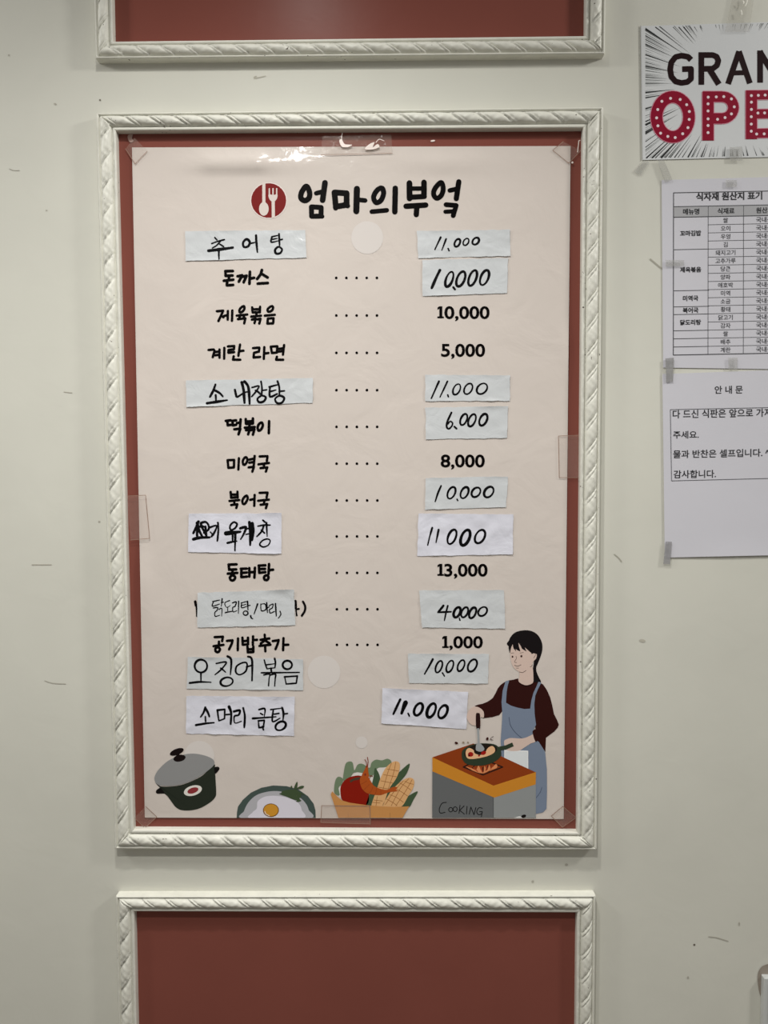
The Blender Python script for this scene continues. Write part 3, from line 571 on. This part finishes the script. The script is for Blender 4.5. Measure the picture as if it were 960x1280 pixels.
for k in range(70):
    x = random.uniform(100, 1980); ray(x, 1116 - x * .02, random.choice((2, 3, 4, 6)), random.uniform(.06, .16 + .14 * (x < 480)), rays if x > 600 and k % 3 else thin)
    x = random.uniform(150, 1980); ray(x, 192 - x * .03, random.choice((2, 3, 4)), random.uniform(.05, .14 + .1 * (x < 450)), thin)
    y = random.uniform(195, 1100); ray(95, y, random.choice((2, 2, 3)), random.uniform(.1, .32), thin)
ink('burst_lines', c, ';'.join(rays), mat((30, 32, 32), .5, .3, name='burst_print'), HS + .0002, sign)['kind'] = 'stuff'
ink('burst_lines', c, ';'.join(thin), mat((118, 122, 120), .5, .3, name='pale_burst_print'), HS + .00014, sign)['kind'] = 'stuff'
DK = mat((34, 14, 16), .45, .12, name='dark_maroon_print')
for s in ('b 40 418 422 395 400 350 392 308 402 278 440 270 490 278 540 308 575 350 585 392 578 417 556 417 486 355 488', 'b 40 490 598 490 368; b 40 480 388 570 388 598 400 610 428 600 462 570 484 490 486; b 42 548 490 614 595',
          'b 40 679 592 757 362; b 40 833 588 755 362; b 34 705 515 810 512; d 756 378 14 14 0', 'b 40 905 583 905 356; b 42 900 362 1035 578; b 40 1030 575 1030 350', 'b 40 1115 575 1115 350; b 40 1105 368 1180 368 1235 400 1255 460 1235 520 1185 555 1105 557'):
    ink('grand_lettering', c, s, DK, HS + .00030, sign)
PK = mat((214, 140, 158), .45, .3, name='pink_edge'); CRM = mat((142, 10, 44), .45, .15, name='crimson_print')
ol = {'O': ('r %g 288 825 115 142 0', 82), 'P': ('b %g 537 992 537 648; b %g 500 682 640 682 669 688 694 705 711 730 717 759 711 788 694 813 669 830 640 836 500 836', 78), 'E': ('b %g 843 982 843 638; b %g 806 672 1015 668; b %g 806 805 1000 802; b %g 806 943 1015 938', 78),
      'N': ('b %g 1118 975 1118 632; b %g 1100 660 1310 950; b %g 1300 970 1300 628', 74)}
ends = {'E': 64, 'P': 74}
for L_, (s, wd) in ol.items():
    k = s.count('%g'); ws = [wd] + [ends.get(L_, wd)] * (k - 1)
    p = ink('open_lettering', c, s % tuple(q + 10 for q in ws), PK, HS + .00036, sign)
    ink('letter_face', c, s % tuple(ws), CRM, HS + .00042, p)
    if L_ == 'O': pts = [(272, 694), (340, 702), (386, 739), (405, 787), (404, 843), (395, 901), (358, 944), (305, 971), (253, 963), (202, 940), (183, 888), (174, 832), (182, 773), (211, 715)]
    elif L_ == 'P': pts = [(538, 686), (595, 684), (648, 682), (702, 698), (722, 754), (702, 804), (657, 830), (604, 842), (537, 733), (537, 783), (537, 839), (537, 886), (537, 936)]
    elif L_ == 'E': pts = [(843, 675), (892, 673), (940, 671), (988, 669), (843, 721), (843, 772), (842, 824), (842, 876), (842, 926), (889, 798), (936, 797), (880, 946), (933, 945), (985, 942)]
    else: pts = [(1118, 660 + 52 * q) for q in range(6)] + [(1300, 660 + 52 * q) for q in range(6)]
    ink('bulb_dots', c, ';'.join('d %g %g 10 10 0' % q for q in pts), mat((238, 222, 226), .45, .3, name='bulb_dot_print'), HS + .00048, p)

# ---------------------------------------------------------------- ingredient-origin table
M_LIL = mat((207, 206, 213), .5, .35, .01, 12, .0004, 18, name='notice_paper')
tab = sheet('origin_table_notice', [(827, 225), (1012, 220), (1012, 462), (829, 459.5)], lambda x, y: HS, M_LIL, None, 8, 8, .0004)
tag(tab, 'white notice with a ruled ingredient origin table, between the opening sign and the boxed notice', 'notice')
S = -.019
ly = lambda x, y: y + S * (x - 842)
ink('table_header_band', (0, 0, 1), 'f 842 %g 985 %g 985 %g 842 %g' % (ly(842, 258.2), ly(985, 258.2), ly(985, 271.4), ly(842, 271.4)), mat((172, 172, 175), .5, .3, name='grey_print'), HS + .00014, tab)
gl = []
def hl(x0, x1, y, wd=.7): gl.append('l %g %g %g %g %g' % (wd, x0, ly(x0, y), x1, ly(x1, y)))
def vl(x, y0, y1, wd=.7): gl.append('l %g %g %g %g %g' % (wd, x, ly(x, y0), x - .3, ly(x - .3, y1)))
hl(842, 985, 241, 1.0); hl(842, 985, 258.4, 1.0); hl(842, 985, 271.6, 1.0); hl(842, 985, 443.8, 1.1)
rows = [271.6 + 10.13 * k for k in range(18)]
for k in range(1, 17): hl(885, 985, rows[k], .6)
for y in (312.1, 363.5, 383.6, 393.2, 413.5, 423.5, 433.7): hl(842, 886, y, .8)
vl(842, 241, 443.8, 1.0); vl(885.3, 258.4, 443.8, .6); vl(929.5, 258.4, 443.8, .6); vl(985, 241, 443.8, 1.0)
ink('table_ruling', (0, 0, 1), ';'.join(gl), mat((66, 66, 70), .5, .3, name='rule_print'), HS + .0002, tab)
TX = mat((34, 34, 38), .5, .3, name='toner'); TXL = mat((62, 62, 66), .5, .3, name='light_toner')
text('table_title', [('식자재 원산지 표기', 911.5, ly(911.5, 246.6), 10.6, S, 'c')], TX, HS + .00026, tab, bold=.03)
text('table_heading', [('메뉴명', 864, ly(864, 265), 7.8, S, 'c'), ('식재료', 907.5, ly(907.5, 265), 7.8, S, 'c'), ('원산지', 955.5, ly(955.5, 265), 7.8, S, 'c')], TX, HS + .00026, tab, bold=.03)
text('table_dish_names', [(s, 863.3, ly(863.3, y), 7.2, S, 'c') for s, y in (('꼬마김밥', 292), ('제육볶음', 337.5), ('미역국', 373.3), ('북어국', 388.3), ('닭도리탕', 403.4))], TX, HS + .00026, tab, bold=.03)
ing = ['쌀', '오이', '우엉', '김', '돼지고기', '고추가루', '당근', '양파', '애호박', '미역', '소금', '황태', '닭고기', '감자', '쌀', '배추', '계란']
text('table_ingredients', [(s, 907, ly(907, rows[k] + 5), 7.0, S, 'c') for k, s in enumerate(ing)], TXL, HS + .00026, tab, bold=.008)
text('table_origins', [('국내산', 955.5, ly(955.5, rows[k] + 5), 7.6, S, 'c') for k in range(17)], TXL, HS + .00026, tab, bold=.008)

# ---------------------------------------------------------------- boxed notice
def hno(x, y): return HS + .0006 + (.0012 * gauss(y, 700, 14) * max(0, min(1, (x - 845) / 60)))
no = sheet('boxed_notice', [(828, 467.5), (1012, 461), (1012, 693), (831, 697)], hno, M_LIL, None, 12, 16, .0004)
tag(no, 'white notice with a few typed lines in a thin box, lowest paper on the right', 'notice')
S2 = -.022
text('notice_title', [('안 내 문', 893.5, 928.5, 482.3, 492.3, -.012)], TX, HS + .0009, no, bold=.012)
ink('notice_box', (0, 0, 1), 'l .7 838 512 1000 508.6; l .7 838 512 839.5 601; l .7 839.5 601 1000 597; l .7 1000 508.6 1000 597', mat((90, 90, 96), .5, .3, name='thin_rule'), HS + .0009, no)
text('notice_line', [('다 드신 식판은 앞으로 가져다', 841, 975.5, 512.5, 523, -.018)], TX, HS + .0009, no, bold=.012)
text('notice_line', [('주세요.', 841.5, 873.5, 538.8, 548.2, -.01)], TX, HS + .0009, no, bold=.012)
text('notice_line', [('물과 반찬은 셀프입니다. ^^', 841.5, 967, 562.8, 572.8, -.018)], TX, HS + .0009, no, bold=.012)
text('notice_line', [('감사합니다.', 842, 895, 587.8, 597.8, -.012)], TX, HS + .0009, no, bold=.012)

# tape on the notices
GN = 'pieces of tape holding the papers on the right'
HN = HS + .0022
ge = (168, 166, 158)
tape('grey tape slanting left below the lower left corner of the opening sign', [(804, 201.5), (812, 202), (801, 220), (793, 214)], .0016, TAPE_W, (), GN, seed=21)
tape('grey tape slanting right from the opening sign down to the table notice', [(821, 200), (830, 200), (841, 225), (831, 228)], HN, TAPE_W, (), GN, seed=22)
tape('grey tape on the top edge of the table notice', [(907.5, 225), (921, 225), (921, 234), (907.5, 234)], HN, TAPE_W, (), GN, seed=23)
tape('grey tape on the left side of the table notice, over the table border', [(832, 325), (855, 325), (855, 332.5), (832, 333)], HN, TAPE_W, (), GN, seed=24)
tape('dark wrinkled tape joining the left edges of the two white notices', [(832, 448), (842, 447), (840.5, 477), (833, 478)], HN, tape_mat(.6, (165, 164, 164), 'dark_tape'), (1, 3), GN, seed=25, edge_rgb=(150, 149, 146), ew=.5)
tape('grey tape joining the two white notices at their middle', [(910, 447), (922, 447), (921.5, 462), (911, 462.5)], HN, TAPE_W, (), GN, seed=26)
tape('grey tape on the lower left corner of the boxed notice', [(832, 677), (840, 677), (837.5, 705), (829, 705)], HN, tape_mat(.55, (165, 164, 166), 'grey_tape'), (), GN, seed=27)
tape('clear tape over the bottom edge of the opening sign', [(912, 184), (928, 183), (928, 201), (912, 201)], HN, TAPE_W, (), GN, seed=28)
tp = tape('crumpled clear tape above the opening sign at the top of the photo', [(918, -14), (944, -16), (937, 40), (906, 40)], HN, tape_mat(.10, (170, 164, 150), 'crumpled_tape', .15), (), GN, seed=29, amp=.002)
ink('crease_glint', (0, 0, 1), 'c 1.3 929 1 930 3 929.5 4; c 1.3 934 -4 934 2 932 7; c 1.4 926.5 13 927.3 15 927.6 18', mat((246, 244, 232), .2, .7, name='painted_glint'), HN + .0022, tp)  # near-white strokes painted as highlights on the crumpled film
ink('sign_edge_line', (0, 0, 1), 'l 1 801 32 803 200', ge and mat((182, 182, 180), .5, .3, name='paper_edge'), HS + .0002, sign)  # thin grey line along the left edge of the sign

# ---------------------------------------------------------------- metal cover at the lower right corner
x0, _, z1 = P(955.5, 1223, .010); x1 = x0 + .14; z0 = z1 - .22
cv = bpy.data.objects.new('metal_wall_cover', None); COL.objects.link(cv); cv.location = ((x0 + x1) / 2, 0, (z0 + z1) / 2)
tag(cv, 'corner of a pale metal cover box at the lower right edge', 'wall box')
pm = Matrix.Translation(cv.location).inverted()
M_MET = mat((196, 198, 196), .25, .7, name='brushed_metal')
def bev(o, wd):
    md = o.modifiers.new('bevel', 'BEVEL'); md.width = wd; md.segments = 3; o.matrix_parent_inverse = pm
bev(box('cover', x0, x1, -.010, -.0001, z0, z1, M_MET, cv), .0012)
bev(box('cover_face', x0 + .006, x1 - .006, -.0112, -.0095, z0 + .006, z1 - .006, M_MET, cv), .0008)
st = ink('old_adhesive', (0, 0, 1), 's 947 1222 950 1211 957 1206 970 1204 990 1204 990 1226 956 1226 955 1240 954 1250 949 1240', mat((150, 140, 128), .4, .4, .05, 120, name='old_adhesive'), .0006, cv); st.matrix_parent_inverse = pm
